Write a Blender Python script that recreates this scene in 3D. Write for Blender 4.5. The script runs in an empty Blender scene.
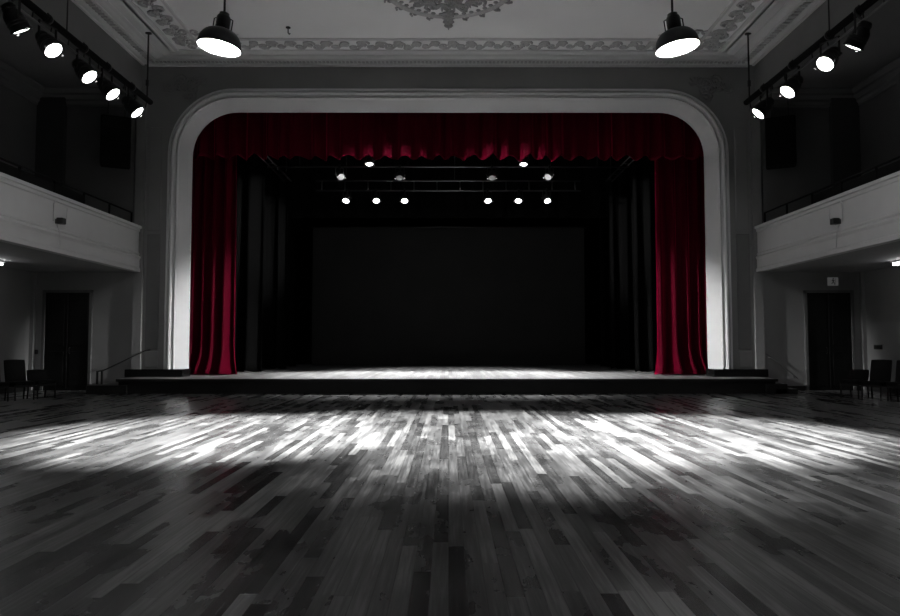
import bpy, math, random
from mathutils import Vector, Matrix, Quaternion
R = random.Random(7)
C = bpy.context.scene.collection
PI = math.pi
S = bpy.context.scene

# ---------------------------------------------------------------- materials
def mat(name, col, rough=.6, metal=0, spec=.5, var=0, vscale=3, bump=0, bscale=40, sheen=0, emit=0):
    m = bpy.data.materials.new(name); m.use_nodes = True
    nt = m.node_tree; b = nt.nodes['Principled BSDF']
    if not isinstance(col, tuple): col = (col, col, col)
    b.inputs['Base Color'].default_value = (*col, 1)
    b.inputs['Roughness'].default_value = rough
    b.inputs['Metallic'].default_value = metal
    b.inputs['Specular IOR Level'].default_value = spec
    if sheen:
        b.inputs['Sheen Weight'].default_value = sheen
        b.inputs['Sheen Roughness'].default_value = .35
        b.inputs['Sheen Tint'].default_value = ((.8, .01, .10, 1) if col[0] > col[1]*2 else (*col, 1))
    if emit:
        b.inputs['Emission Color'].default_value = (1, 1, 1, 1)
        b.inputs['Emission Strength'].default_value = emit
    tc = nt.nodes.new('ShaderNodeTexCoord')
    if var:
        n = nt.nodes.new('ShaderNodeTexNoise'); n.inputs['Scale'].default_value = vscale
        n.inputs['Detail'].default_value = 5
        nt.links.new(tc.outputs['Object'], n.inputs['Vector'])
        mx = nt.nodes.new('ShaderNodeMix'); mx.data_type = 'RGBA'
        mx.inputs['A'].default_value = (*[c*(1-var) for c in col], 1)
        mx.inputs['B'].default_value = (*[min(1, c*(1+var)) for c in col], 1)
        nt.links.new(n.outputs['Fac'], mx.inputs['Factor'])
        nt.links.new(mx.outputs['Result'], b.inputs['Base Color'])
    if bump:
        n2 = nt.nodes.new('ShaderNodeTexNoise'); n2.inputs['Scale'].default_value = bscale
        nt.links.new(tc.outputs['Object'], n2.inputs['Vector'])
        bp = nt.nodes.new('ShaderNodeBump'); bp.inputs['Strength'].default_value = bump
        bp.inputs['Distance'].default_value = .01
        nt.links.new(n2.outputs['Fac'], bp.inputs['Height'])
        nt.links.new(bp.outputs['Normal'], b.inputs['Normal'])
    return m

def plank_mat(name, w, L, lo, hi, rlo, rhi, spec=.5):
    """boards along Y: a random tone per board, grain, scuffs, dark joints"""
    m = bpy.data.materials.new(name); m.use_nodes = True
    nt = m.node_tree; N = nt.nodes; K = nt.links; b = N['Principled BSDF']
    def math_(op, a, c=None):
        n = N.new('ShaderNodeMath'); n.operation = op
        for i, v in enumerate((a, c)):
            if v is None: continue
            if isinstance(v, (int, float)): n.inputs[i].default_value = v
            else: K.new(v, n.inputs[i])
        return n.outputs[0]
    tc = N.new('ShaderNodeTexCoord'); sp = N.new('ShaderNodeSeparateXYZ')
    K.new(tc.outputs['Object'], sp.inputs[0])
    x = math_('DIVIDE', sp.outputs[0], w)
    row = math_('FLOOR', x)
    wn = N.new('ShaderNodeTexWhiteNoise'); wn.noise_dimensions = '1D'; K.new(row, wn.inputs['W'])
    ln = math_('MULTIPLY', wn.outputs['Value'], 7.3)
    y = math_('ADD', math_('DIVIDE', sp.outputs[1], L), ln)
    cell = math_('FLOOR', y)
    cv = N.new('ShaderNodeCombineXYZ'); K.new(row, cv.inputs[0]); K.new(cell, cv.inputs[1])
    w2 = N.new('ShaderNodeTexWhiteNoise'); w2.noise_dimensions = '2D'; K.new(cv.outputs[0], w2.inputs['Vector'])
    rnd = w2.outputs['Value']
    # grain
    gv = N.new('ShaderNodeCombineXYZ')
    K.new(math_('ADD', math_('MULTIPLY', sp.outputs[0], 42), math_('MULTIPLY', rnd, 50)), gv.inputs[0])
    K.new(math_('MULTIPLY', sp.outputs[1], 1.6), gv.inputs[1])
    K.new(math_('MULTIPLY', rnd, 30), gv.inputs[2])
    g = N.new('ShaderNodeTexNoise'); g.inputs['Scale'].default_value = 1; g.inputs['Detail'].default_value = 6
    g.inputs['Roughness'].default_value = .6
    K.new(gv.outputs[0], g.inputs['Vector'])
    # blotches of wear, drawn out along the boards
    mp = N.new('ShaderNodeMapping'); K.new(tc.outputs['Object'], mp.inputs['Vector'])
    mp.inputs['Scale'].default_value = (3.2, 1.3, 1)
    s = N.new('ShaderNodeTexNoise'); s.inputs['Scale'].default_value = 1.0; s.inputs['Detail'].default_value = 5
    s.inputs['Roughness'].default_value = .55
    K.new(mp.outputs[0], s.inputs['Vector'])
    t = math_('ADD', math_('MULTIPLY', math_('SUBTRACT', rnd, .5), .6), math_('MULTIPLY', math_('SUBTRACT', g.outputs['Fac'], .5), 1.5))
    t = math_('ADD', math_('ADD', t, .55), math_('MULTIPLY', math_('SUBTRACT', s.outputs['Fac'], .5), 1.0))
    rp = N.new('ShaderNodeValToRGB'); K.new(t, rp.inputs[0])
    e = rp.color_ramp.elements
    e[0].position = .1; e[0].color = (lo, lo, lo, 1)
    e[1].position = .95; e[1].color = (hi, hi, hi*.985, 1)
    for q in (.25, .42, .6, .78):
        v = lo*(hi/lo)**((q-.1)/.85); rp.color_ramp.elements.new(q).color = (v, v, v, 1)
    # joints
    fx = math_('FRACT', x); fy = math_('FRACT', y)
    dx = math_('MULTIPLY', math_('MINIMUM', fx, math_('SUBTRACT', 1, fx)), w)
    dy = math_('MULTIPLY', math_('MINIMUM', fy, math_('SUBTRACT', 1, fy)), L)
    d = math_('MINIMUM', dx, dy)
    jl = N.new('ShaderNodeMapRange'); K.new(d, jl.inputs['Value'])
    jl.inputs['From Min'].default_value = .0012; jl.inputs['From Max'].default_value = .004
    jl.inputs['To Min'].default_value = .25; jl.inputs['To Max'].default_value = 1
    mx = N.new('ShaderNodeMix'); mx.data_type = 'RGBA'; mx.blend_type = 'MULTIPLY'
    mx.inputs['Factor'].default_value = 1
    K.new(rp.outputs['Color'], mx.inputs['A']); K.new(jl.outputs['Result'], mx.inputs['B'])
    K.new(mx.outputs['Result'], b.inputs['Base Color'])
    rr = N.new('ShaderNodeMapRange'); K.new(math_('ADD', math_('MULTIPLY', s.outputs['Fac'], .7), math_('MULTIPLY', rnd, .3)), rr.inputs['Value'])
    rr.inputs['From Min'].default_value = .25; rr.inputs['From Max'].default_value = .75
    rr.inputs['To Min'].default_value = rlo; rr.inputs['To Max'].default_value = rhi
    K.new(rr.outputs['Result'], b.inputs['Roughness'])
    b.inputs['Specular IOR Level'].default_value = spec
    bp = N.new('ShaderNodeBump'); bp.inputs['Strength'].default_value = .25; bp.inputs['Distance'].default_value = .003
    K.new(math_('ADD', jl.outputs['Result'], math_('ADD', math_('MULTIPLY', g.outputs['Fac'], .5), math_('MULTIPLY', rnd, .6))), bp.inputs['Height'])
    K.new(bp.outputs['Normal'], b.inputs['Normal'])
    return m

M = dict(
    floor=plank_mat('worn hall floorboards', .095, 1.6, .019, .155, .2, .4, .28),
    deck=plank_mat('stage boards', .11, 2.2, .09, .34, .4, .6, .3),
    wall=mat('grey wall paint', .21, .7, var=.12, vscale=1.3, bump=.1),
    panel=mat('grey panel paint', .14, .65, var=.1),
    pale=mat('pale plinth paint', .22, .6, var=.1),
    alcove=mat('alcove wall paint', .20, .7, var=.1, vscale=1.5),
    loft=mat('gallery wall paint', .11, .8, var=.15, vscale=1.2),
    loftdark=mat('dark gallery strip', .045, .8, var=.15),
    strip=mat('pilaster paint', .2, .6, var=.08),
    ceil=mat('ceiling plaster', .86, .8, var=.06, vscale=.8, bump=.05),
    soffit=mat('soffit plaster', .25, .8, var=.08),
    cornice=mat('cornice plaster', .68, .7, var=.06),
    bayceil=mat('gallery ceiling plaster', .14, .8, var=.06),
    relief=mat('relief plaster', .5, .8, var=.25, vscale=20),  # grey below the ceiling tone, holding the crevice shade of the ornaments
    relief2=mat('crevice-shaded plaster', .36, .7, var=.3, vscale=20),  # plain plaster, darkened to put the carving's crevice shade into the colour
    arch=mat('white gloss arch paint', .62, .45, var=.05, vscale=2),
    fascia=mat('balcony front paint', .5, .65, var=.07, vscale=2.5),
    black=mat('black metal', .012, .4, spec=.4),
    rail=mat('matt black rail', .004, .8, spec=.1),
    pipe=mat('dark steel pipe', .05, .35, metal=.6),
    pipe2=mat('bright steel pipe', .2, .35, metal=.9),
    blackp=mat('black stage paint', .012, .38, var=.5, vscale=9, spec=.4),
    plinth=mat('black plinth gloss', .006, .25, spec=.3),
    door=mat('black door paint', .006, .5, spec=.2),
    doorframe=mat('door frame paint', .10, .6),
    red=mat('red velvet', (.065, .0004, .007), .6, sheen=1, spec=.03, var=.15, vscale=5),
    drape=mat('black wool drape', .004, 1, spec=0),
    backdrop=mat('black backdrop cloth', .036, .95, spec=.05, var=.2, vscale=.8),
    void=mat('stage house black', .005, 1, spec=0),
    chair=mat('dark chair leather', .004, .6, spec=.15),
    chairleg=mat('dark chair wood', .009, .5, spec=.3),
    white=mat('white enamel', .85, .4),
    clip=mat('chrome clip', .7, .25, metal=.8),
    lens=mat('lit lens', .9, .3, emit=9),
    lensdim=mat('dimmed lens', .4, .3, emit=.12),
    lensfaint=mat('faint lens', .5, .3, emit=.03),
    bulb=mat('lit bulb', .9, .3, emit=14),
    tube=mat('lit tube', .9, .3, emit=16),
    speaker=mat('speaker cloth', .004, .9, spec=.1, bump=.3, bscale=150),
    signw=mat('sign white', .55, .5, emit=.03),
    signd=mat('sign dark', .02, .5),
)

# ---------------------------------------------------------------- mesh helpers
class MB:
    def __init__(s): s.v = []; s.f = []; s.sm = []
    def add(s, vs, fs, smooth=False):
        o = len(s.v); s.v += [tuple(v) for v in vs]
        for f in fs: s.f.append([o+i for i in f]); s.sm.append(smooth)
        return s
    def box(s, x0, x1, y0, y1, z0, z1, bev=0):
        if bev:
            b = min(bev, (x1-x0)/2.01, (y1-y0)/2.01, (z1-z0)/2.01)
            vs = []
            for (z, i) in ((z0, b), (z0+b, 0), (z1-b, 0), (z1, b)):
                vs += [(x0+i+b*(i == 0), y0+i, z), (x1-i-b*(i == 0), y0+i, z), (x1-i, y0+i+b*(i == 0), z), (x1-i, y1-i-b*(i == 0), z),
                       (x1-i-b*(i == 0), y1-i, z), (x0+i+b*(i == 0), y1-i, z), (x0+i, y1-i-b*(i == 0), z), (x0+i, y0+i+b*(i == 0), z)]
            fs = [[7, 6, 5, 4, 3, 2, 1, 0], [24+i for i in range(8)]]
            for k in range(3):
                for i in range(8):
                    j = (i+1) % 8
                    fs.append([k*8+i, k*8+j, k*8+8+j, k*8+8+i])
            return s.add(vs, fs)
        vs = [(x0, y0, z0), (x1, y0, z0), (x1, y1, z0), (x0, y1, z0), (x0, y0, z1), (x1, y0, z1), (x1, y1, z1), (x0, y1, z1)]
        return s.add(vs, [[3, 2, 1, 0], [4, 5, 6, 7], [0, 1, 5, 4], [1, 2, 6, 5], [2, 3, 7, 6], [3, 0, 4, 7]])
    def tube(s, pts, r, n=8, cap=True, flat=1):
        pts = [Vector(p) for p in pts]; k = len(pts)
        rs = r if isinstance(r, (list, tuple)) else [r]*k
        vs = []; up = None
        for i, p in enumerate(pts):
            t = (pts[min(i+1, k-1)]-pts[max(i-1, 0)]).normalized()
            if up is None:
                up = Vector((0, 0, 1)) if abs(t.z) < .9 else Vector((1, 0, 0))
            a = t.cross(up).normalized(); b = a.cross(t).normalized(); up = b
            for j in range(n):
                q = 2*PI*j/n
                vs.append(p+(a*math.cos(q)+b*math.sin(q)*flat)*rs[i])
        fs = []
        for i in range(k-1):
            for j in range(n):
                j2 = (j+1) % n
                fs.append([i*n+j, i*n+j2, (i+1)*n+j2, (i+1)*n+j])
        s.add(vs, fs, True)
        if cap:
            o = len(s.v)-k*n
            s.f.append([o+j for j in range(n)][::-1]); s.sm.append(False)
            s.f.append([o+(k-1)*n+j for j in range(n)]); s.sm.append(False)
        return s
    def lathe(s, prof, n=28, at=(0, 0, 0), mx=None, closed=False):
        vs = []
        for r, z in prof:
            for j in range(n):
                q = 2*PI*j/n
                v = Vector((r*math.cos(q), r*math.sin(q), z))
                if mx: v = mx @ v
                vs.append(v+Vector(at))
        fs = []; k = len(prof)
        for i in range(k-1 if not closed else k):
            i2 = (i+1) % k
            for j in range(n):
                j2 = (j+1) % n
                fs.append([i*n+j, i*n+j2, i2*n+j2, i2*n+j])
        return s.add(vs, fs, True)
    def disc(s, r, z, n=28):
        return s.add([(r*math.cos(2*PI*j/n), r*math.sin(2*PI*j/n), z) for j in range(n)], [list(range(n))])
    def ell(s, c, r, n=8, k=5):
        vs = []; fs = []
        for i in range(k+1):
            a = -PI/2+PI*i/k
            for j in range(n):
                q = 2*PI*j/n
                vs.append((c[0]+r[0]*math.cos(a)*math.cos(q), c[1]+r[1]*math.cos(a)*math.sin(q), c[2]+r[2]*math.sin(a)))
        for i in range(k):
            for j in range(n):
                fs.append([i*n+j, i*n+(j+1) % n, (i+1)*n+(j+1) % n, (i+1)*n+j])
        return s.add(vs, fs, True)
    def mesh(s, name, m):
        me = bpy.data.meshes.new(name); me.from_pydata(s.v, [], s.f); me.update()
        for p, q in zip(me.polygons, s.sm): p.use_smooth = q
        me.materials.append(m if not isinstance(m, str) else M[m])
        return me
    def build(s, name, m, parent=None, loc=None, base=None):
        """vertices are in world space; base shifts them into the parent's frame"""
        if base: s.v = [(a-base[0], b-base[1], c-base[2]) for a, b, c in s.v]
        return link(name, s.mesh(name, m), parent, loc)

def link(name, me, parent=None, loc=None, rot=None):
    o = bpy.data.objects.new(name, me); C.objects.link(o)
    if parent: o.parent = parent
    if loc: o.location = loc
    if rot is not None:
        o.rotation_mode = 'QUATERNION'; o.rotation_quaternion = rot
    return o
def tag(o, label, cat, group=None):
    o['label'] = label; o['category'] = cat
    if group: o['group'] = group
    return o
def thing(name, label, cat, loc=(0, 0, 0), rz=0, group=None):
    o = bpy.data.objects.new(name, None); C.objects.link(o)
    o.empty_display_size = .2
    o.location = loc; o.rotation_euler = (0, 0, rz)
    return tag(o, label, cat, group)
def struct(o): o['kind'] = 'structure'; return o
def aimq(d): return Vector(d).to_track_quat('Z', 'Y')

# ---------------------------------------------------------------- room shell
XB, XW, YF, YB = 8.42, 11.3, 19.0, -5.0      # beam line, side wall, front wall, rear wall
ZC, ZB = 9.1, 8.2                            # ceiling heights: hall, gallery bays
ZS = .37                                     # stage level
BT, BB = 4.45, 3.2                           # balcony front: top, bottom

struct(MB().box(-XW, XW, YB, YF, -.12, 0).build('floor', 'floor'))
struct(MB().box(-XB-.2, XB+.2, YB, YF+.3, ZC, ZC+.1).build('ceiling', 'ceil'))
for sd, nm in ((-1, 'left'), (1, 'right')):
    a, b_ = sorted((sd*XW, sd*(XW+.15)))
    w = struct(MB().box(a, b_, YB, YF+.1, 0, ZB+.2).build('wall_'+nm, 'alcove'))
    # gallery bay ceiling and the beam face above the bay opening
    a, b_ = sorted((sd*(XB+.18), sd*XW))
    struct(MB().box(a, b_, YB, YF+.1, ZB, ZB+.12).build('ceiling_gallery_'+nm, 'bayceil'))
    a, b_ = sorted((sd*XB, sd*(XB+.2)))
    struct(MB().box(a, b_, YB, YF, ZB-.05, ZC).build('wall_beam_'+nm, 'wall'))
    # wall beside the arch: lower (alcove, with the door) and upper (gallery)
    a, b_ = sorted((sd*XB, sd*XW))
    struct(MB().box(a, b_, YF, YF+.15, 0, BB+.4).build('wall_alcove_'+nm, 'alcove'))
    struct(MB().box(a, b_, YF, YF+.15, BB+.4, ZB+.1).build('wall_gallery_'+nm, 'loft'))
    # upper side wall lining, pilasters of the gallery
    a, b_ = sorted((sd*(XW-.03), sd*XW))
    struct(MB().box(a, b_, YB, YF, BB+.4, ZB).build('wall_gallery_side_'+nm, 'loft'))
struct(MB().box(-XW, XW, YB-.15, YB, 0, ZC).build('wall_back', 'alcove'))

# ---- front wall with the arched opening
HW, HT, RC = 7.13, 7.72, 1.25      # inner half width, top, corner radius
NA = 14
def arch_path(o, zb):
    w, t, r = HW+o, HT+o, RC+o
    pts = [(-w, zb), (-w, zb+(HT-RC-zb)*.5)]
    for i in range(NA+1):
        q = PI-PI/2*i/NA
        pts.append((-(HW-RC)+r*math.cos(q), HT-RC+r*math.sin(q)))
    for i in range(1, 8): pts.append((-(HW-RC)+(HW-RC)*2*i/8, t))
    return pts+[(-x, z) for x, z in (pts[:2+NA+1])[::-1]]
ip = arch_path(.545, 0)
op = []
zt = ZC
for i, (x, z) in enumerate(ip):
    n = len(ip); k = i if i < n/2 else n-1-i
    s = -1 if i < n/2 else 1
    if k < 2: op.append((s*XB, z))
    elif k <= 2+NA:
        j = k-2
        zz = HT-RC
        if j <= NA//2: op.append((s*XB, zz+(zt-zz)*j/(NA//2)))
        else: op.append((s*(XB+((HW-RC)-XB)*(j-NA//2)/(NA-NA//2)), zt))
    else: op.append((x, zt))
mb = MB(); n = len(ip)
vs = [(x, YF, z) for x, z in ip]+[(x, YF, z) for x, z in op]+[(x, YF+.3, z) for x, z in ip]+[(x, YF+.3, z) for x, z in op]
fs = []
for i in range(n-1):
    fs.append([i, i+1, n+i+1, n+i]); fs.append([2*n+i+1, 2*n+i, 3*n+i, 3*n+i+1])
    fs.append([i+1, i, 2*n+i, 2*n+i+1])
mb.add(vs, fs)
struct(mb.build('wall_front', 'wall'))

def sweep(prof, zb, close=True):
    """profile of (outward offset, y) run round the arch"""
    paths = [arch_path(o, zb) for o, y in prof]; n = len(paths[0]); k = len(prof)
    vs = []
    for p, (o, y) in zip(paths, prof): vs += [(x, y, z) for x, z in p]
    fs = []
    for a in range(k if close else k-1):
        b = (a+1) % k
        for i in range(n-1): fs.append([a*n+i, a*n+i+1, b*n+i+1, b*n+i])
    mb = MB().add(vs, fs)
    if close:
        mb.f.append([a*n for a in range(k)]); mb.sm.append(False)
        mb.f.append([a*n+n-1 for a in range(k)][::-1]); mb.sm.append(False)
    return mb
af = thing('proscenium_frame', 'wide white rounded moulded arch framing the whole stage opening', 'proscenium arch', (0, YF, ZS))
B = (0, YF, ZS)
ZP = .575
sweep([(.262, 18.96), (.0, 19.22), (.0, 19.3), (.262, 19.3)], ZP).build('splayed_reveal', 'arch', af, base=B)
prof = [(.285, 19.02), (.285, 18.93), (.315, 18.905), (.345, 18.93), (.36, 18.965), (.40, 18.965), (.415, 18.90)]
for i in range(7):
    q = PI*i/6
    prof.append((.475-.06*math.cos(q), 18.90-.05*math.sin(q)))
prof += [(.545, 18.95), (.575, 18.95), (.585, 18.9), (.655, 18.9), (.67, 18.93), (.67, 19.02)]
prof = [(.26+(o-.285)*.29/.385, y) for o, y in prof]
sweep(prof, ZP).build('moulding', 'arch', af, base=B)
for s in (-1, 1):
    a, b_ = sorted((s*7.08, s*(8.55 if s > 0 else 8.64)))
    MB().box(a, b_, 18.74, 19.3, ZS, ZP, .012).build('plinth', 'plinth', af, base=B)['label'] = 'glossy black plinth block'

# ---- corner pilasters and wall panels either side of the arch
tn = [0]
def trim(mb, m):
    tn[0] += 1
    return struct(mb.build('trim_%d' % tn[0], m))
for s in (-1, 1):
    a, b_ = sorted((s*8.30, s*8.54))
    trim(MB().box(a, b_, 18.9, YF+.02, ZP, 8.93), 'strip')
    # sunk panel outline on the narrow wall strip
    for (x0, x1, z0, z1, mm) in ((7.86, 8.22, .62, 1.06, 'pale'), (7.86, 8.22, 1.10, 4.25, 'panel'), (7.86, 8.22, 4.33, 7.2, 'wall')):
        a, b_ = sorted((s*x0, s*x1))
        trim(MB().box(a, b_, 18.975, YF+.01, z0, z1, .015), mm)
    a, b_ = sorted((s*8.60, s*8.95))
    trim(MB().box(a, b_, 18.93, YF+.02, BT, ZB), 'loft')
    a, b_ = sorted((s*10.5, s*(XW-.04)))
    trim(MB().box(a, b_, 18.86, YF+.02, BT-.4, ZB-.1), 'loftdark')  # tall strip, darker than the gallery wall behind it
    for y in (16.6, 12.9, 9.2):
        a, b_ = sorted((s*(XW-.15), s*(XW-.02)))
        trim(MB().box(a, b_, y, y+.5, BT-.4, ZB-.25), 'loft')
    # corner moulding and skirting under the balcony
    a, b_ = sorted((s*(XW-.1), s*XW))
    trim(MB().box(a, b_, 18.9, YF+.02, 0, BB), 'strip')
    nm = 'left' if s < 0 else 'right'
    a, b_ = sorted((s*(XW-.025), s*(XW+.01)))
    struct(MB().box(a, b_, YB, 18.9, 0, .14).build('baseboard_'+nm, 'blackp'))
    for (x0, x1) in ((9.05, 9.64), (10.98, XW-.1)):
        a, b_ = sorted((s*x0, s*x1))
        struct(MB().box(a, b_, 18.965, YF+.01, 0, .12).build('baseboard_front_'+nm, 'blackp'))
# a pale board on the lower side wall, above the chairs, and gallery cornices
def lcorn(s):
    prof = [(0, ZB-.42), (.05, ZB-.42), (.05, ZB-.36), (.1, ZB-.3), (.1, ZB-.24), (.2, ZB-.16), (.2, ZB-.1), (.34, ZB-.04), (.34, ZB+.01), (0, ZB+.01)]
    vs = []; k = len(prof)
    for o, z in prof:
        vs += [(s*(XW-.02-o), YB, z), (s*(XW-.02-o), YF-o, z), (s*(XB+.2), YF-o, z)]
    fs = []
    for a in range(k-1):
        for i in range(2): fs.append([a*3+i, a*3+i+1, a*3+3+i+1, a*3+3+i])
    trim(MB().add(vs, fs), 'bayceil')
lcorn(-1); lcorn(1)

# ---- hall cornice: wide on the long sides, narrower on the front wall
def cornice():
    prof = [(0, 8.90), (.06, 8.90), (.06, 8.94), (.14, 8.945), (.2, 8.965), (.2, 8.985), (.42, 8.99), (.42, 9.02), (.5, 9.03), (.56, 9.05), (.66, 9.055), (.66, 9.075), (.86, 9.08), (.94, 9.1), (1.0, 9.1), (1.0, 9.14), (0, 9.14)]
    vs = []; k = len(prof)
    for o, z in prof:
        sx = o*1.0; sy = o*.56; zz = z
        vs += [(-XB+sx, YB, zz), (-XB+sx, YF-sy, zz), (XB-sx, YF-sy, zz), (XB-sx, YB, zz)]
    fs = []
    for a in range(k-1):
        for i in range(3): fs.append([a*4+i, a*4+4+i, a*4+4+i+1, a*4+i+1])
    return MB().add(vs, fs)
trim(cornice(), 'cornice')
mb = MB()
for i in range(150):
    x = -8.1+16.2*i/149
    mb.box(x-.03, x+.03, YF-.2, YF-.115, 8.958, 8.995)
for s in (-1, 1):
    for i in range(60):
        y = 10.5+8.2*i/59
        a, b_ = sorted((s*(XB-.21), s*(XB-.36)))
        mb.box(a, b_, y-.035, y+.035, 8.96, 8.997)
trim(mb, 'relief')
# ceiling frame with two raised fillets and scrolled relief between them
OX, IX, OY, IY = 7.30, 6.50, 18.40, 17.62
def fillet(x, y, w, h):
    mb = MB()
    mb.box(-x, x, y-w, y, ZC-h, ZC+.01); mb.box(-x, -x+w, YB+.3, y-w, ZC-h, ZC+.01); mb.box(x-w, x, YB+.3, y-w, ZC-h, ZC+.01)
    return mb
trim(fillet(OX, OY, .09, .05), 'cornice'); trim(fillet(IX+.06, IY+.06, .07, .045), 'cornice')
def scroll(mb, c, u, v, size, r, turns=1.6, seg=12, flip=1, n=5):
    c, u, v = Vector(c), Vector(u), Vector(v)
    pts = []
    for i in range(seg+1):
        t = i/seg; q = t*turns*2*PI
        rad = size*(.12+.88*(1-t))
        pts.append(c+u*(rad*math.cos(q))+v*(rad*math.sin(q)*flip))
    mb.tube(pts, [r*(1-.5*i/seg) for i in range(seg+1)], n)
def leaf(mb, c, u, v, size, r):
    c, u, v = Vector(c), Vector(u), Vector(v)
    for k in (-2, -1, 0, 1, 2):
        a = k*.5; d = u*math.cos(a)+v*math.sin(a)
        l = size*(1-.14*abs(k))
        mb.tube([c, c+d*l*.5, c+d*l], [r*.6, r, r*.3], 5)
mb = MB(); zr = ZC-.015
U, V = (1, 0, 0), (0, 1, 0)
def unit(x, y, u, v, i):
    s = R.uniform(.10, .19); fl = 1 if i % 2 else -1
    uu, vv = Vector(u), Vector(v)
    c = Vector((x, y+R.uniform(-.06, .06)*(u[0] != 0), zr))
    scroll(mb, c+vv*(.09*fl), u, v, s, .035, R.uniform(1.2, 1.8), 11, fl)
    scroll(mb, c+uu*.2-vv*(.1*fl), u, v, s*.7, .03, 1.3, 9, -fl)
    leaf(mb, c+uu*.1, uu*fl, vv, .17, .03)
for i in range(60): unit(-7.0+14.0*i/59, (OY+IY)/2, U, V, i)
for s in (-1, 1):
    for i in range(28): unit(s*(OX+IX)/2, 17.7-.245*i, V, U, i)
    for i in range(9):     # bigger cluster at each mitre, spilling on to the field
        q = 2*PI*i/9
        c = (s*(IX-.05)+.42*math.cos(q), IY-.1+.3*math.sin(q), zr)
        scroll(mb, c, U, V, .17, .04, 1.4, 10, 1 if i % 2 else -1)
    for i in range(4): leaf(mb, (s*(IX-.35-.2*i), IY-.18-.05*(i % 2), zr), (-s, 0, 0), V, .22, .035)
trim(mb, 'relief')
# spandrel reliefs on the front wall
for s in (-1, 1):
    mb = MB(); ux = (s, 0, 0); vz = (0, 0, 1)
    for i in range(7):
        scroll(mb, (s*(6.95+.14*i*(1 if i < 4 else .2)), YF-.005, 8.52-.09*(i % 3)-(0 if i < 4 else .14*(i-3))), ux, vz, .17, .04, 1.5, 11, 1 if i % 2 else -1)
    for i in range(5):
        leaf(mb, (s*(6.85+.25*i), YF-.005, 8.42-.05*i), (-s*.7, 0, .7), (s*.7, 0, .7), .26, .035)
    tn[0] += 1
    struct(mb.build('trim_%d' % tn[0], 'wall'))

# ---- ceiling medallion
md = thing('ceiling_medallion', 'large round carved plaster rose on the hall ceiling', 'ceiling rose', (0, 15.0, ZC)); md.scale = (.86, .86, 1)
mb = MB(); B = (0, 15.0, ZC); zr = ZC-.02
ring = [(1.75, 0), (1.72, -.03), (1.66, -.045), (1.6, -.03), (1.57, 0)]
MB().lathe([(r, z) for r, z in ring], 60).build('outer_ring', 'relief', md)
mb = MB()
for i in range(44):
    q = 2*PI*i/44
    mb.ell((1.5*math.cos(q), 15+1.5*math.sin(q), ZC-.01), (.07, .07, .03), 6, 4)
    if i % 2:
        scroll(mb, (1.74*math.cos(q), 15+1.74*math.sin(q), ZC-.02), (math.cos(q), math.sin(q), 0), (-math.sin(q), math.cos(q), 0), .13, .03, 1.3, 8)
for i in range(16):
    q = 2*PI*i/16; u = (math.cos(q), math.sin(q), 0); v = (-math.sin(q), math.cos(q), 0)
    for rr, sz in ((1.15, .2), (.75, .16)):
        scroll(mb, (rr*math.cos(q), 15+rr*math.sin(q), ZC-.02), u, v, sz, .045, 1.5, 10, 1 if i % 2 else -1)
    leaf(mb, (.9*math.cos(q+.2), 15+.9*math.sin(q+.2), ZC-.02), u, v, .42, .045)
for k in range(4):         # pointed leaf sprays on the axes
    q = PI/2*k; u = Vector((math.cos(q), math.sin(q), 0)); v = Vector((-math.sin(q), math.cos(q), 0))
    c0 = Vector((0, 15, ZC-.02))
    for (d, w) in ((1.35, .34), (1.6, .3), (1.85, .26), (2.1, .2)):
        leaf(mb, c0+u*d, u, v, w, .06)
    mb.tube([c0+u*2.2, c0+u*2.42], [.05, .015], 6)
mb.build('carved_leaves', 'relief2', md, base=B)
MB().lathe([(.42, 0), (.4, -.06), (.25, -.1), (.12, -.16), (.02, -.18)], 32).build('centre_boss', 'relief', md)

hk = thing('ceiling_hook', 'tiny dark hook fixed in the ceiling right of the left pendant lamp', 'hook', (-3.98, 17.0, ZC))
MB().lathe([(.0, .0), (.06, 0), (.06, -.02), (.02, -.03), (0, -.03)], 14).build('base', 'black', hk)
MB().tube([(0, 0, -.02), (0, 0, -.14), (.03, 0, -.18), (.05, 0, -.15)], .015, 6).build('hook', 'black', hk)

# ---------------------------------------------------------------- doors
for s, nm in ((-1, 1), (1, 2)):
    xc = 10.32 if s < 0 else 10.33
    d = bpy.data.objects.new('door_%d' % nm, None); C.objects.link(d); d.location = (s*xc, YF, 0)
    struct(d); B = (s*xc, YF, 0)
    x0, x1 = s*xc-.6, s*xc+.6
    mb = MB().box(x0-.07, x0, 18.93, 19.01, 0, 2.7).box(x1, x1+.07, 18.93, 19.01, 0, 2.7).box(x0-.07, x1+.07, 18.93, 19.01, 2.64, 2.71)
    mb.build('door_frame', 'doorframe', d, base=B)
    mb = MB().box(x0, x1, 18.975, 19.005, 0, 2.64)
    for (a, b_) in ((.12, 1.05), (1.2, 2.5)):
        for (p, q) in ((.08, .52), (.68, 1.12)):
            mb.box(x0+p, x0+q, 18.965, 18.98, a, b_, .01)
    lf = mb.build('door_leaf', 'door', d, base=B)
    mx = x0+.6
    MB().box(mx-.012, mx+.012, 18.96, 18.98, .05, 2.6).build('meeting_strip', 'blackp', d, base=B)
    MB().tube([(mx-s*.09, 18.97, 1.0), (mx-s*.09, 18.92, 1.0), (mx-s*.09, 18.92, 1.15), (mx-s*.09, 18.97, 1.15)], .01, 6).build('door_handle', 'black', d, base=B)

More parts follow.
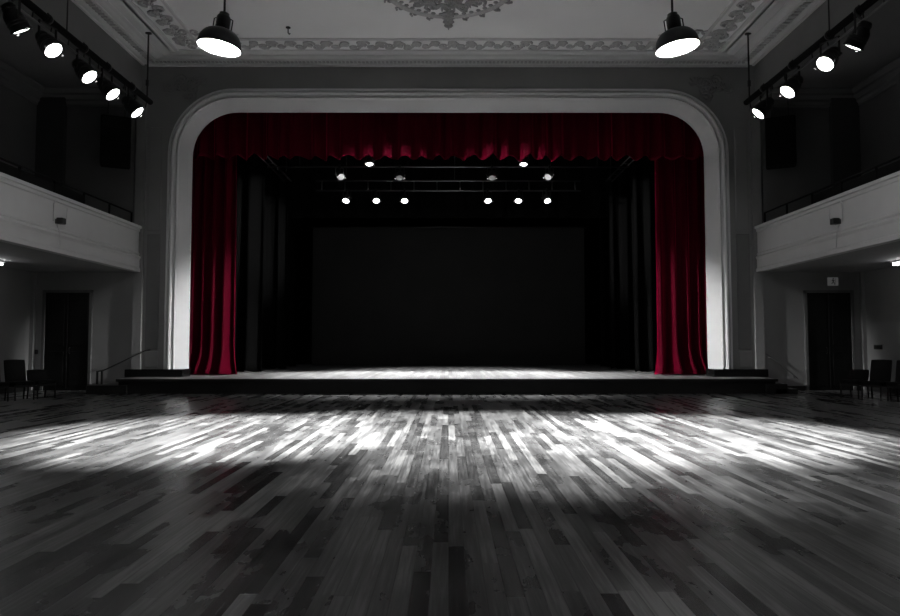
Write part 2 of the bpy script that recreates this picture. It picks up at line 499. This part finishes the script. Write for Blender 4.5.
# ---------------------------------------------------------------- stage
st = thing('stage_platform', 'low black-fronted stage platform with pale worn boards under the arch', 'stage', (0, 18, 0))
B = (0, 18, 0); YS = 17.61
MB().box(-8.32, 8.26, YS+.02, 30.45, .335, ZS).build('deck', 'deck', st, base=B)['label'] = 'pale worn stage boards'
MB().box(-8.28, 8.22, YS+.04, 18.98, .0, .335).build('fascia', 'blackp', st, base=B)['label'] = 'black stage front'
mb = MB().box(-8.33, 8.27, YS-.012, YS+.03, .305, ZS+.004, .006)
mb.build('nosing', 'blackp', st, base=B)
for (x0, x1, z1, y0) in ((8.26, 8.50, .25, YS+.02), (8.50, 8.76, .125, YS+.02)):
    MB().box(x0-.3, x1, y0-.03, 18.93, 0, z1, .008).build('step', 'blackp', st, base=B)
MB().box(-9.06, -8.05, YS-.02, 18.93, 0, .215, .008).build('step', 'blackp', st, base=B)

# stage house, black
struct(MB().box(-10, 10, 30.5, 30.6, 0, 11).build('wall_stage_back', 'void'))
for s, nm in ((-1, 'left'), (1, 'right')):
    a, b_ = sorted((s*9.9, s*10.05))
    struct(MB().box(a, b_, 19.31, 30.6, 0, 11).build('wall_stage_'+nm, 'void'))
    a, b_ = sorted((s*7.72, s*9.9))
    struct(MB().box(a, b_, 19.31, 19.36, ZS+.002, 11).build('wall_stage_front_'+nm, 'void'))
struct(MB().box(-10, 10, 19.3, 30.6, 9.2, 9.3).build('ceiling_stage', 'void'))

# ---------------------------------------------------------------- drapes
def drape(x0, x1, y, z0, z1, folds, amp, seed, nz=26, flare=0, scal=0, top_amp=.35, flareside=0, jit=.35, per=12, skew=0):
    r = random.Random(seed)
    nx = folds*per
    ph = [0]
    for i in range(folds): ph.append(ph[-1]+1+r.uniform(-jit, jit))
    ph = [p/ph[-1] for p in ph]
    av = [r.uniform(.55, 1.25) for _ in range(folds+1)]
    rz_ = [r.uniform(-1, 1) for _ in range(folds+1)]
    vs = []; fs = []
    for j in range(nz+1):
        t = j/nz           # 0 top, 1 bottom
        for i in range(nx+1):
            f = i/per; k = min(int(f), folds-1); w = f-k
            u = ph[k]+(ph[k+1]-ph[k])*w
            s2 = w*w*(3-2*w)
            a = av[k]*(1-s2)+av[k+1]*s2
            g = math.sin(2*PI*f)
            g = math.copysign(abs(g)**.8, g)+.28*math.sin(4*PI*f+rz_[k]*2)+.16*math.sin(2*PI*f*.37+seed)
            A = amp*a*(top_amp+(1-top_amp)*t**.7)
            x = x0+(x1-x0)*u+.05*math.sin(3*t+rz_[k]*3)*amp*(1 if 0 < i < nx else 0)
            yy = y-g*A
            z = z1+(z0-z1)*t
            if scal:
                z += scal*t**3*(-math.cos(2*PI*f)*.5*a + rz_[k]*.25*math.sin(PI*w)+.45*(.5+.5*g-.5))
            if flare:
                e = max(0, (t-.86)/.14)
                yy -= flare*e*e*(.5+.7*max(0, g))
                x += flareside*e*e*.5*(u-.5)*2
                z += .04*e*e*max(0, g)*a
            vs.append((x, yy, z))
    m = nx+1
    for j in range(nz):
        for i in range(nx): fs.append([j*m+i, (j+1)*m+i, (j+1)*m+i+1, j*m+i+1])
    return MB().add(vs, fs, True)
def solid(o, th):
    md_ = o.modifiers.new('thick', 'SOLIDIFY'); md_.thickness = th; md_.offset = 0; return o
def hem(x0, x1):
    pass
cl = tag(drape(-7.75, -6.23, 20.3, ZS+.012, 7.2, 5, .2, 5, flare=.42, flareside=.3, nz=40).build('stage_curtain', 'red'), 'tall gathered red velvet stage curtain at the left side of the stage', 'curtain', 'red side curtains')
cr = tag(drape(6.06, 7.75, 20.3, ZS+.012, 7.2, 5, .2, 23, flare=.42, flareside=.3, nz=40).build('stage_curtain', 'red'), 'tall gathered red velvet stage curtain at the right side of the stage', 'curtain', 'red side curtains')
va = tag(drape(-7.6, 7.6, 19.75, 6.57, 8.35, 31, .13, 3, nz=22, scal=.09, top_amp=.6, jit=.28).build('valance', 'red'), 'short red velvet valance with scalloped hem hanging across the arch top', 'valance')
for o in (cl, cr, va): solid(o, .012)
def leg(s, x0, x1, y, seed, label):
    a, b_ = sorted((s*x0, s*x1))
    o = tag(drape(a, b_, y, ZS+.012, 7.6, 6, .13, seed, nz=24, flare=.05).build('leg_curtain', 'drape'), label, 'curtain', 'black masking curtains')
    solid(o, .012)
for s, w in ((-1, 'left'), (1, 'right')):
    leg(s, 5.85, 8.6, 22.0, 40+s, 'front black masking curtain just behind the red curtain, %s side of the stage' % w)
    leg(s, 5.72, 8.6, 24.7, 50+s, 'second black masking curtain back from the red one, %s side of the stage' % w)
    leg(s, 5.9, 8.8, 27.2, 60+s, 'rearmost black masking curtain beside the backdrop, %s side of the stage' % w)
bd = thing('backdrop', 'large plain charcoal cloth hung across the back of the stage', 'backdrop', (0, 29, ZS))
MB().box(-5.65, 5.65, 28.985, 29.0, ZS+.01, 6.1).build('cloth', 'backdrop', bd, base=(0, 29, ZS))
MB().tube([(-5.8, 29, 6.13), (5.8, 29, 6.13)], .035, 10).build('batten', 'black', bd, base=(0, 29, ZS))
bo = tag(drape(-9, 9, 26.2, 6.0, 9.1, 20, .07, 77, nz=8, top_amp=.7).build('border_curtain', 'void'), 'black border cloth hung high across the stage behind the rows of lights', 'curtain')
solid(bo, .01)

# ---------------------------------------------------------------- lighting fixtures
def can_meshes(r, L, yk):
    d = {}
    h = [(0, -L*.55), (r*.45, -L*.55), (r*.62, -L*.5), (r*.66, -L*.3), (r*.95, -L*.12), (r*1.0, 0), (r*1.0, L*.42), (r*1.12, L*.43), (r*1.12, L*.5), (r*.98, L*.5), (r*.96, L*.40), (0, L*.40)]
    mb = MB().lathe(h, 26)
    for z in (-.42, -.36, .08, .2): mb.lathe([(r*.6 if z < 0 else r, z*L), ((r*.72 if z < 0 else r*1.05), z*L+.004), ((r*.72 if z < 0 else r*1.05), z*L+.02), (r*.6 if z < 0 else r, z*L+.024)], 26)
    d['housing'] = mb.mesh('housing', 'black')
    for nm in ('lens', 'lensdim', 'lensfaint'):
        d[nm] = MB().lathe([(r*.95, L*.44), (r*.8, L*.462), (r*.5, L*.478), (r*.2, L*.484), (.001, L*.485)], 26).mesh('lens', nm)
    d['clip'] = [MB().box(*sorted((q*(r*1.12+.03), q*r*1.08)), -.02, .02, L*.46, L*.5+.015).mesh('lens_clip', 'clip') for q in (-1, 1)]
    w = r*1.16
    mb = MB()
    mb.box(-w-.012, -w+.004, -.02, .02, -.04, yk).box(w-.004, w+.012, -.02, .02, -.04, yk).box(-w-.012, w+.012, -.02, .02, yk-.012, yk+.004)
    d['yoke'] = mb.mesh('yoke', 'black')
    d['knob'] = [MB().tube([(q*(w+.008), 0, 0), (q*(w+.05), 0, 0)], .025, 10).mesh('tilt_knob', 'black') for q in (-1, 1)]
    d['yk'] = yk
    return d
def clamp_mesh(drop, pr):
    return MB().box(-.03, .03, -.025, .025, -drop, -pr*.5).lathe([(pr+.004, -.03), (pr+.024, -.03), (pr+.024, .03), (pr+.004, .03)], 16, mx=Matrix.Rotation(PI/2, 3, 'X'), closed=True).box(-.012, .012, -.012, .012, pr, pr+.05).mesh('clamp', 'black')
BIG = can_meshes(.172, .46, .36); SML = can_meshes(.108, .30, .24)
CL_BIG = clamp_mesh(.10, .07); CL_SML = clamp_mesh(.14, .03)
def fixture(label, pipe, aim, K, clampme, drop, group, lens='lens', pipe_axis='y'):
    """pipe: point on the pipe axis it hangs from; aim: direction the lens looks"""
    t = thing('spotlight', label, 'stage light', pipe, 0, group)
    aim = Vector(aim).normalized()
    pan = math.atan2(aim.y, aim.x)
    piv = Vector((0, 0, -drop-K['yk']))
    qp = Quaternion((0, 0, 1), pan-PI/2)     # yoke arms stand across the aim
    link('clamp', clampme, t, rot=Quaternion((0, 0, 1), 0 if pipe_axis == 'y' else PI/2))
    link('yoke', K['yoke'], t, piv, qp)
    # housing: local z -> aim, local x stays horizontal (the yoke axis)
    zx = aim; xx = Vector((0, 0, 1)).cross(zx).normalized(); yy = zx.cross(xx)
    q = Matrix((xx, yy, zx)).transposed().to_quaternion()
    h = link('housing', K['housing'], t, piv, q)
    for k_ in K['knob']: link('tilt_knob', k_, t, piv, q)
    l = link('lens', K[lens], t, piv, q)
    l['label'] = 'glowing white lens' if lens == 'lens' else 'pale unlit lens'
    for k_ in K['clip']: link('lens_clip', k_, t, piv, q)
    return Vector(pipe)+piv, aim
def spot(name, loc, aim, power, ang, blend, rad=.1):
    l = bpy.data.lights.new(name, 'SPOT'); l.energy = power; l.spot_size = math.radians(ang); l.spot_blend = blend
    l.shadow_soft_size = rad
    o = bpy.data.objects.new(name, l); C.objects.link(o); o.location = loc
    o.rotation_mode = 'QUATERNION'; o.rotation_quaternion = Vector(aim).to_track_quat('-Z', 'Y')
    return o

# ---- the two side lighting bars
TX, TZ = 7.57, 7.38
def light_bar(s, w):
    t = thing('lighting_bar', 'long black twin-pipe lighting bar hanging along the %s gallery' % w, 'lighting bar', (s*TX, 13, TZ), 0, 'side lighting bars')
    B = (s*TX, 13, TZ)
    MB().tube([(s*TX, 8.5, TZ), (s*TX, 17.5, TZ)], .07, 12).build('main_pipe', 'rail', t, base=B)
    x2 = s*(TX+.03)
    MB().tube([(x2, 8.5, TZ-.2), (x2, 17.1, TZ-.2)], .02, 8).build('lower_pipe', 'pipe2', t, base=B)['label'] = 'thin bright lower pipe'
    for i in range(15):
        y = 8.9+.6*i
        MB().tube([(s*TX, y, TZ), (x2, y, TZ-.2)], .014, 6).build('tie', 'black', t, base=B)
    for y in (17.3, 13.6, 10.2):
        mb = MB().tube([(s*TX, y, TZ), (s*TX, y, ZC+.005)], .022 if y > 15 else .014, 8)
        mb.lathe([(0, ZC), (.08, ZC), (.08, ZC-.03), (.02, ZC-.04), (0, ZC-.04)], 14, at=(s*TX, y, 0))
        if y > 15: mb.box(s*TX-.035, s*TX+.035, y-.02, y+.02, TZ+.35, TZ+.5)
        mb.build('hanger_rod', 'black', t, base=B)
light_bar(-1, 'left'); light_bar(1, 'right')
ordl = ['first', 'second', 'third', 'fourth', 'fifth']
LA = [(16.45, (.68, .05, -.73), 'lens'), (15.25, (.68, -.03, -.73), 'lens'), (14.25, (.67, -.08, -.73), 'lens'), (12.95, (.66, -.15, -.73), 'lens'), (11.95, (.34, .42, -.84), 'lens')]
RA = [(16.5, (-.68, .05, -.73), 'lens'), (15.1, (-.66, -.15, -.72), 'lens'), (13.6, (-.64, -.28, -.71), 'lens'), (12.6, (-.34, .40, -.85), 'lens')]
emit_pts = []
for s, A, w in ((-1, LA, 'left'), (1, RA, 'right')):
    for i, (y, aim, ln) in enumerate(A):
        nm = '%s black can spotlight from the stage end of the %s lighting bar' % (ordl[i], w)
        p, a = fixture(nm, (s*TX, y, TZ), aim, BIG, CL_BIG, .10, 'spotlights on the %s bar' % w, ln)
        emit_pts.append((s, i, p+a*.26, a))
# beams: turned off their lens axes to light floor pools, curtains and valance hem
BEAM = {(-1, 0): ((5.75, 20.3, 1.3), 10500, 24), (-1, 1): ((-.5, 11.0, 0), 20000, 27), (-1, 2): ((.2, 8.5, 0), 18000, 22), (-1, 3): ((1.2, 7.8, 0), 14000, 20),
        (1, 0): ((-5.75, 20.3, 1.3), 10500, 24), (1, 1): ((.6, 11.0, 0), 20000, 27), (1, 2): ((1.3, 8.1, 0), 18000, 20),
        (-1, 4): ((1.8, 19.75, 5.45), 15000, 16), (1, 3): ((-1.8, 19.75, 5.45), 15000, 16)}
for s, i, p, a in emit_pts:
    tgt, pw, an = BEAM[(s, i)]
    spot('beam', p, Vector(tgt)-p, pw, an, .8, .15)

# ---- stage bars and lights
def stage_pipe(label, y, z, x0, x1, m='pipe', second=None, r=.028):
    t = thing('lighting_pipe', label, 'lighting pipe', (0, y, z), 0, 'pipes above the stage')
    B = (0, y, z)
    MB().tube([(x0, y, z), (x1, y, z)], r, 10).build('pipe', m, t, base=B)
    if second:
        MB().tube([(x0, y, z-second), (x1, y, z-second)], r, 10).build('pipe', m, t, base=B)
        k = int((x1-x0)/.8)
        for i in range(k+1):
            x = x0+.2+(x1-x0-.4)*i/k
            MB().tube([(x, y, z), (x, y, z-second)], .014, 6).build('strut', m, t, base=B)
    for x in (x0+1.0, 0.2, x1-1.0):
        MB().tube([(x, y, z), (x, y, 9.21)], .008, 6).build('hanging_wire', 'black', t, base=B)
stage_pipe('pipe nearest the valance carrying the two bright downward lights', 20.5, 6.98, -6, 6, 'pipe')
stage_pipe('middle pipe over the stage carrying four dim lights', 21.4, 6.72, -5.6, 5.6, 'pipe2', r=.022)
stage_pipe('rear twin pipe over the stage carrying six bright lights', 23.0, 6.66, -4.4, 4.4, 'pipe2', .33, r=.022)
def xat(px, y): return (px-448.5)/700*y
sl = []
nm6 = ['leftmost', 'second from left', 'third from left', 'third from right', 'second from right', 'rightmost']
for i, px in enumerate((345.5, 375, 404, 488, 519.5, 548)):
    a = (R.uniform(-.15, .15), -.62, -.78)
    p, a = fixture('%s of six bright lights in the low row over the stage' % nm6[i], (xat(px, 22.9), 23.0, 6.33), a, SML, CL_SML, .01, 'low row of stage lights', 'lens', 'x')
    sl.append((p, a))
for px, w in ((368, 'left'), (525, 'right')):
    a = (.1 if w == 'left' else -.1, -.30, -.95)
    p, a = fixture('bright flattened stage light just under the valance hem, %s of centre' % w, (xat(px, 20.45), 20.5, 6.98), a, SML, CL_SML, .05, 'lights under the valance', 'lens', 'x')
    sl.append((p, a))
for px, ln, w in ((338, 'lensdim', 'outer left'), (551, 'lensdim', 'outer right'), (399, 'lensfaint', 'inner left'), (492.5, 'lensfaint', 'inner right')):
    a = (.45 if px == 338 else (-.45 if px == 551 else 0), -.7, -.6 if ln == 'lensdim' else -.9)
    fixture('%s dim stage light hanging on the middle pipe' % w, (xat(px, 21.3), 21.4, 6.72), a, SML, CL_SML, .02, 'dim lights on the middle pipe', ln, 'x')
for s, w in ((-1, 'left'), (1, 'right')):
    t = thing('lighting_ladder', 'dark twin rail running front to back above the %s side of the stage' % w, 'lighting pipe', (s*5.55, 22, 6.9), 0, 'front-to-back rails over the stage')
    B = (s*5.55, 22, 6.9)
    for dx in (0, .22):
        MB().tube([(s*(5.45+dx), 20.6, 6.88), (s*(5.45+dx), 24.0, 6.88)], .025, 8).build('rail', 'pipe', t, base=B)
    for i in range(5):
        y = 20.9+.7*i
        MB().tube([(s*5.45, y, 6.88), (s*5.67, y, 6.88)], .015, 6).build('rung', 'pipe', t, base=B)
    for y in (20.9, 23.7): MB().tube([(s*5.56, y, 6.88), (s*5.56, y, 9.21)], .008, 6).build('hanging_wire', 'black', t, base=B)

for k, (p, a) in enumerate(sl):
    if k < 6: spot('stage_beam', p+a*.2, Vector((xat(448.5+(p.x)*14, 21)*2.2, 20.6, ZS))-p, 1600, 60, .9, .1)
    else: spot('stage_beam', p+a*.2, Vector((p.x*.3, 22.6, ZS))-p, 1600, 66, .9, .1)

# ---------------------------------------------------------------- pendant lamps
def pendant(s, w):
    x, y, z = s*3.31, 9.9, 5.52          # rim centre
    t = thing('pendant_lamp', 'black dome pendant lamp with white glowing inside, hanging at the %s' % w, 'pendant lamp', (x, y, z), 0, 'dome pendant lamps')
    tilt = Matrix.Rotation(-s*math.radians(8), 4, 'Y').to_quaternion()
    out = [(.31, 0), (.312, .02)]
    for i in range(1, 11):
        q = PI/2*i/10.5
        out.append((.105+.2*math.cos(q)**.9, .02+.235*math.sin(q)))
    inn = [(r-.008, zz-.006) for r, zz in out[::-1]]
    mb = MB().lathe(out+[(.085, .262)], 36)
    link('shade', mb.mesh('shade', 'black'), t, (0, 0, 0), tilt)
    link('reflector', MB().lathe([(.31, 0)]+[(r, zz) for r, zz in inn[::-1]]+[(.001, .24)], 36).mesh('reflector', 'white'), t, (0, 0, 0), tilt)
    h = [(0, .25), (.085, .25), (.1, .27), (.1, .44), (.085, .47), (.07, .49), (.07, .51), (.03, .53), (0, .53)]
    hd = link('lamp_holder', MB().lathe(h, 20).mesh('lamp_holder', 'black'), t, (0, 0, 0), tilt)
    for k in (-1, 1):
        link('bracket', MB().tube([(k*.11, 0, .24), (k*.135, 0, .27), (k*.135, 0, .42), (k*.08, 0, .445)], .009, 6).mesh('bracket', 'black'), hd)
    link('bulb', MB().ell((0, 0, .14), (.07, .07, .09), 16, 10).mesh('bulb', 'bulb'), t, (0, 0, 0), tilt)
    top = tilt @ Vector((0, 0, .5))
    MB().tube([top, top+Vector((0, 0, .2)), (top.x, 0, ZC-z+.005)], .017, 8).build('cable', 'black', t)
    MB().lathe([(0, ZC-z), (.09, ZC-z), (.08, ZC-z-.05), (.02, ZC-z-.08), (0, ZC-z-.08)], 18, at=(top.x, 0, 0)).build('ceiling_cup', 'black', t)
    lp = Vector((x, y, z))+tilt @ Vector((0, 0, .045))
    spot('pendant_beam', lp, (0, 0, -1), PEND_SPOT, 58, .55, .06)
    l = bpy.data.lights.new('pendant_glow', 'POINT'); l.energy = PEND_PT; l.shadow_soft_size = .05
    o = bpy.data.objects.new('pendant_glow', l); C.objects.link(o); o.location = lp
PEND_SPOT, PEND_PT = 12500, 190
pendant(-1, 'left'); pendant(1, 'right')

# ---------------------------------------------------------------- balconies
def balcony(s, w):
    t = thing('balcony', 'pale moulded balcony front and slab along the %s side wall' % w, 'balcony', (s*XB, 12, BB), 0, 'side balconies')
    B = (s*XB, 12, BB)
    # front panel profile: (outward towards the hall, z)
    prof = [(0, BB), (.07, BB), (.07, BB+.09), (.045, BB+.11), (.045, BB+.33), (.06, BB+.36), (.075, BB+.39), (.06, BB+.42), (.03, BB+.44), (.03, BB+.46), (.045, BB+.475), (.045, BB+.5), (.02, BB+.52), (.02, BT-.17), (.045, BT-.15), (.045, BT-.09), (.09, BT-.07), (.09, BT-.005), (.07, BT), (-.12, BT), (-.12, BB)]
    vs = []; k = len(prof)
    for o, z in prof: vs += [(s*(XB-o), YB+.005, z), (s*(XB-o), 18.99, z)]
    fs = [[2*a, 2*a+1, 2*((a+1) % k)+1, 2*((a+1) % k)] for a in range(k)]
    fs.append([2*a+1 for a in range(k)])
    MB().add(vs, fs).build('front_panel', 'fascia', t, base=B)
    a, b_ = sorted((s*(XB+.12), s*(XW-.035)))
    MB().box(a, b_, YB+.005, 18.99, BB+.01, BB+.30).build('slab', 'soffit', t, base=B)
    r = thing('balcony_railing', 'low black metal railing on top of the %s balcony front' % w, 'railing', (s*XB, 12, BT), 0, 'balcony railings')
    B = (s*XB, 12, BT); x = s*(XB+.03)
    MB().tube([(x, YB+.3, BT+.3), (x, 18.55, BT+.3)], .022, 8).build('top_rail', 'rail', r, base=B)
    ys = [18.53-1.22*i for i in range(18)]
    for y in ys: MB().box(x-.018, x+.018, y-.018, y+.018, BT-.002, BT+.29).build('post', 'rail', r, base=B)
    for i in range(2, 17):
        a, b_ = ys[i+1], ys[i]
        MB().box(x-.006, x+.006, a+.03, b_-.03, BT+.005, BT+(.24 if i < 5 else .17)).build('infill_panel', 'rail', r, base=B)
balcony(-1, 'left'); balcony(1, 'right')

# small black lamp on a wire bracket on each balcony front
for s, w in ((-1, 'left'), (1, 'right')):
    y = 14.9; x = s*(XB-.02); z = 3.87
    t = thing('bracket_lamp', 'small black box light on thin bracket on the %s balcony front' % w, 'light', (x, y, z), 0, 'box lights on the balcony fronts')
    B = (x, y, z); i = -s
    MB().box(x+i*.12-.07, x+i*.12+.07, y-.11, y+.05, z-.06, z+.07, .012).build('lamp_box', 'black', t, base=B)
    MB().box(x-.0, x+i*.05, y-.05, y+.05, z-.05, z+.05).build('wall_bracket', 'black', t, base=B) if i > 0 else MB().box(x+i*.05, x, y-.05, y+.05, z-.05, z+.05).build('wall_bracket', 'black', t, base=B)
    MB().tube([(x+i*.025, y-.16, z-.02), (x+i*.025, y-.16, z+.36), (x+i*.025, y-.1, z+.42)], .012, 6).build('conduit', 'relief', t, base=B)
    MB().tube([(x+i*.18, y+.06, z+.06), (x+i*.18, y+.08, z+.3)], .009, 6).build('aerial', 'relief', t, base=B)
    MB().tube([(x+i*.02, y-.02, z-.05), (x+i*.08, y-.02, z-.2), (x+i*.1, y-.02, z-.55)], .009, 6).build('cable', 'relief', t, base=B)

# tubes under the balconies
for s, w in ((-1, 'left'), (1, 'right')):
    x, y0, y1 = s*10.55, 15.0, 16.55
    t = thing('tube_light', 'lit fluorescent tube fitting under the %s balcony' % w, 'light', (x, 16, BB), 0, 'fluorescent tubes under the balconies')
    B = (x, 16, BB)
    MB().box(x-.06, x+.06, y0, y1, BB-.03, BB+.012, .008).build('batten', 'white', t, base=B)
    MB().tube([(x, y0+.06, BB-.075), (x, y1-.06, BB-.075)], .022, 10).build('tube', 'tube', t, base=B)['label'] = 'glowing tube'
    for y in (y0+.05, y1-.05): MB().box(x-.02, x+.02, y-.02, y+.02, BB-.1, BB-.028).build('end_cap', 'white', t, base=B)

# ---------------------------------------------------------------- loudspeakers
for s, w in ((-1, 'left'), (1, 'right')):
    x, y, z = s*8.76, 18.2, 5.92
    t = thing('loudspeaker', 'tall black loudspeaker hanging on wires high beside the %s of the arch' % w, 'loudspeaker', (x, y, z), -s*.42, 'hanging loudspeakers')
    MB().box(-.36, .36, -.22, .26, 0, 1.28, .03).build('cabinet', 'speaker', t)
    for k in range(4):
        MB().box(-.3, .3, -.235, -.215, .03+.31*k, .03+.31*k+.285, .008).build('grille', 'speaker', t)
    for dx in (-.2, .2):
        MB().tube([(dx, .05, 1.26), (dx, .05, ZB-z+.005)], .012, 6).build('hanging_wire', 'black', t)
    MB().box(-.25, .25, .02, .08, 1.27, 1.31).build('hanging_bar', 'black', t)

# ---------------------------------------------------------------- small wall things
t = thing('exit_sign', 'small white exit sign with dark running figure above the right door', 'sign', (10.47, YF, 2.88)); B = (10.47, YF, 2.88)
MB().box(10.33, 10.61, 18.965, 19.005, 2.84, 3.06, .006).build('sign_plate', 'signw', t, base=B)
mb = MB()
def bar2(x0, z0, x1, z1, w):
    dx, dz = x1-x0, z1-z0; l = math.hypot(dx, dz); nx, nz = -dz/l*w/2, dx/l*w/2
    mb.add([(x0+nx, 18.962, z0+nz), (x1+nx, 18.962, z1+nz), (x1-nx, 18.962, z1-nz), (x0-nx, 18.962, z0-nz),
            (x0+nx, 18.967, z0+nz), (x1+nx, 18.967, z1+nz), (x1-nx, 18.967, z1-nz), (x0-nx, 18.967, z0-nz)],
           [[0, 1, 2, 3], [0, 4, 5, 1], [1, 5, 6, 2], [2, 6, 7, 3], [3, 7, 4, 0]])
X0, Z0 = 10.47, 2.94
mb.box(X0-.014, X0+.018, 18.962, 18.967, Z0+.072, Z0+.1)
for q in ((-.01, .065, 0, -.005, .03), (0, 0, .03, -.03, .018), (.03, -.03, .028, -.08, .016), (0, 0, -.03, -.045, .018), (-.03, -.045, -.055, -.05, .014), (-.01, .055, .035, .03, .013), (-.01, .055, -.04, .03, .013)):
    bar2(X0+q[0], Z0+q[1], X0+q[2], Z0+q[3], q[4])
mb.box(X0+.05, X0+.058, 18.962, 18.967, 2.86, 3.04)
mb.build('running_figure', 'signd', t, base=B)
t = thing('wall_box', 'small black box fixed on the right side wall above the chairs', 'switch box', (XW, 18.4, 1.17)); B = (XW, 18.4, 1.17)
MB().box(XW-.07, XW+.002, 18.22, 18.5, 1.11, 1.23, .01).build('box', 'black', t, base=B)
MB().box(XW-.08, XW-.065, 18.3, 18.42, 1.15, 1.19).build('lid', 'black', t, base=B)
t = thing('light_switch', 'small dark switch plate near the left corner beside the left door', 'switch', (-11.16, YF, 1.05)); B = (-11.16, YF, 1.05)
MB().box(-11.19, -11.1, 18.975, 19.002, .98, 1.1, .005).build('plate', 'black', t, base=B)
MB().box(-11.155, -11.135, 18.965, 18.98, 1.02, 1.06).build('rocker', 'black', t, base=B)

# handrails beside the stage steps
t = thing('handrail', 'thin black handrail rising over the left stage steps', 'handrail', (-9.0, 18.2, .215)); B = (-9.0, 18.2, .215)
for dx in (-.05, .07):
    MB().box(-8.98+dx-.02, -8.98+dx+.02, 18.06, 18.1, .213, .56).build('post', 'black', t, base=B)
MB().tube([(-9.05, 18.08, .54), (-8.88, 18.1, .57), (-8.16, 18.86, 1.07), (-8.06, 18.9, 1.09), (-8.05, 18.985, 1.09)], .018, 8).build('rail', 'black', t, base=B)
t = thing('handrail', 'thin dark handrail fixed to the wall beside the right stage steps', 'handrail', (8.9, YF, .6)); B = (8.9, YF, .6)
MB().tube([(8.58, 18.93, .98), (8.62, 18.92, .96), (9.38, 18.92, .36), (9.42, 18.93, .33)], .014, 8).build('rail', 'doorframe', t, base=B)
for (x, z) in ((8.66, .93), (9.34, .39)):
    MB().tube([(x, 18.92, z), (x, 18.955, z-.04), (x, 19.003, z-.04)], .01, 6).build('bracket', 'alcove', t, base=B)

# ---------------------------------------------------------------- chairs
def chair_meshes(hb, hs):
    d = {}
    d['seat'] = MB().box(-.25, .25, -.25, .23, hs-.07, hs+.02, .025).mesh('seat', 'chair')
    mb = MB(); vs = []; n = 8
    # padded, slightly raked and curved backrest
    for k, (zz, th) in enumerate(((hs+.0, .03), (hs+.03, .05), (hs+(hb-hs)*.6, .06), (hb-.04, .05), (hb, .025))):
        rake = .2+.10*(zz-hs)/(.45)
        for sd in (-1, 1):
            for i in range(n+1):
                u = -1+2*i/n
                vs.append((u*.245, rake+sd*th/2-.03*(1-u*u)*-1*.5, zz-(.012*u*u if k > 2 else 0)))
    m = n+1; fs = []
    for k in range(4):
        for i in range(n):
            a = k*2*m+i; b = a+1
            fs.append([a, b, b+2*m, a+2*m]); fs.append([b+m, a+m, a+3*m, b+3*m])
        for i in (0, n):
            a = k*2*m+i
            fs.append([a, a+2*m, a+3*m, a+m])
    fs.append([i for i in range(m)]+[m+i for i in range(m)][::-1])
    o = 4*2*m
    fs.append([o+i for i in range(m)]+[o+m+i for i in range(m)][::-1])
    mb.add(vs, fs); d['backrest'] = mb.mesh('backrest', 'chair')
    d['legs'] = []
    for sx in (-1, 1):
        d['legs'].append(MB().tube([(sx*.225, -.215, hs-.06), (sx*.225, -.225, 0)], [.02, .016], 6).mesh('leg', 'chairleg'))
        d['legs'].append(MB().tube([(sx*.225, .27, hs+.2), (sx*.225, .205, hs-.04), (sx*.225, .25, 0)], [.018, .022, .018], 8).mesh('leg', 'chairleg'))
    d['rail'] = [MB().box(-.22, .22, y_, y_+.02, hs-.11, hs-.06).mesh('seat_rail', 'chairleg') for y_ in (-.235, .2)]
    return d
CH = chair_meshes(.90, .40); CS = chair_meshes(.66, .40)
def chair(K, x, y, rz, label, group, nm='chair'):
    t = thing(nm, label, 'chair', (x, y, 0), rz, group); t.scale = (.88, .92, 1)
    link('seat', K['seat'], t); link('backrest', K['backrest'], t); 
    for l in K['rail']: link('seat_rail', l, t)
    for l in K['legs']: link('leg', l, t)
for s, w in ((-1, 'left'), (1, 'right')):
    rz = -s*math.radians(58)        # seats face the middle of the hall
    g = 'dark chairs along the %s side' % w
    chair(CS, s*9.40, 16.27, rz, 'low-backed dark chair at the stage end of the %s row of chairs' % w, g)
    for i in range(3):
        chair(CH, s*(9.58+.29*i), 15.74-.46*i, rz, ['tall dark chair next to the low-backed one in the %s row' % w, 'second tall dark chair from the stage in the %s row' % w, 'third tall dark chair from the stage, at the %s picture edge' % w][i], g)

# ---------------------------------------------------------------- world, camera, exposure
wd = bpy.data.worlds.new('dark'); S.world = wd; wd.use_nodes = True
wd.node_tree.nodes['Background'].inputs[0].default_value = (0, 0, 0, 1)
wd.node_tree.nodes['Background'].inputs[1].default_value = 0
cam = bpy.data.cameras.new('camera'); cam.lens = 28; cam.sensor_width = 36
co = bpy.data.objects.new('camera', cam); C.objects.link(co)
co.location = (0, 0, 1.25)
co.rotation_euler = (PI/2+math.atan(36/700), 0, -1.5/700)
S.camera = co
S.view_settings.view_transform = 'Standard'; S.view_settings.look = 'None'
S.view_settings.exposure = .28; S.view_settings.gamma = 1; S.view_settings.use_curve_mapping = False
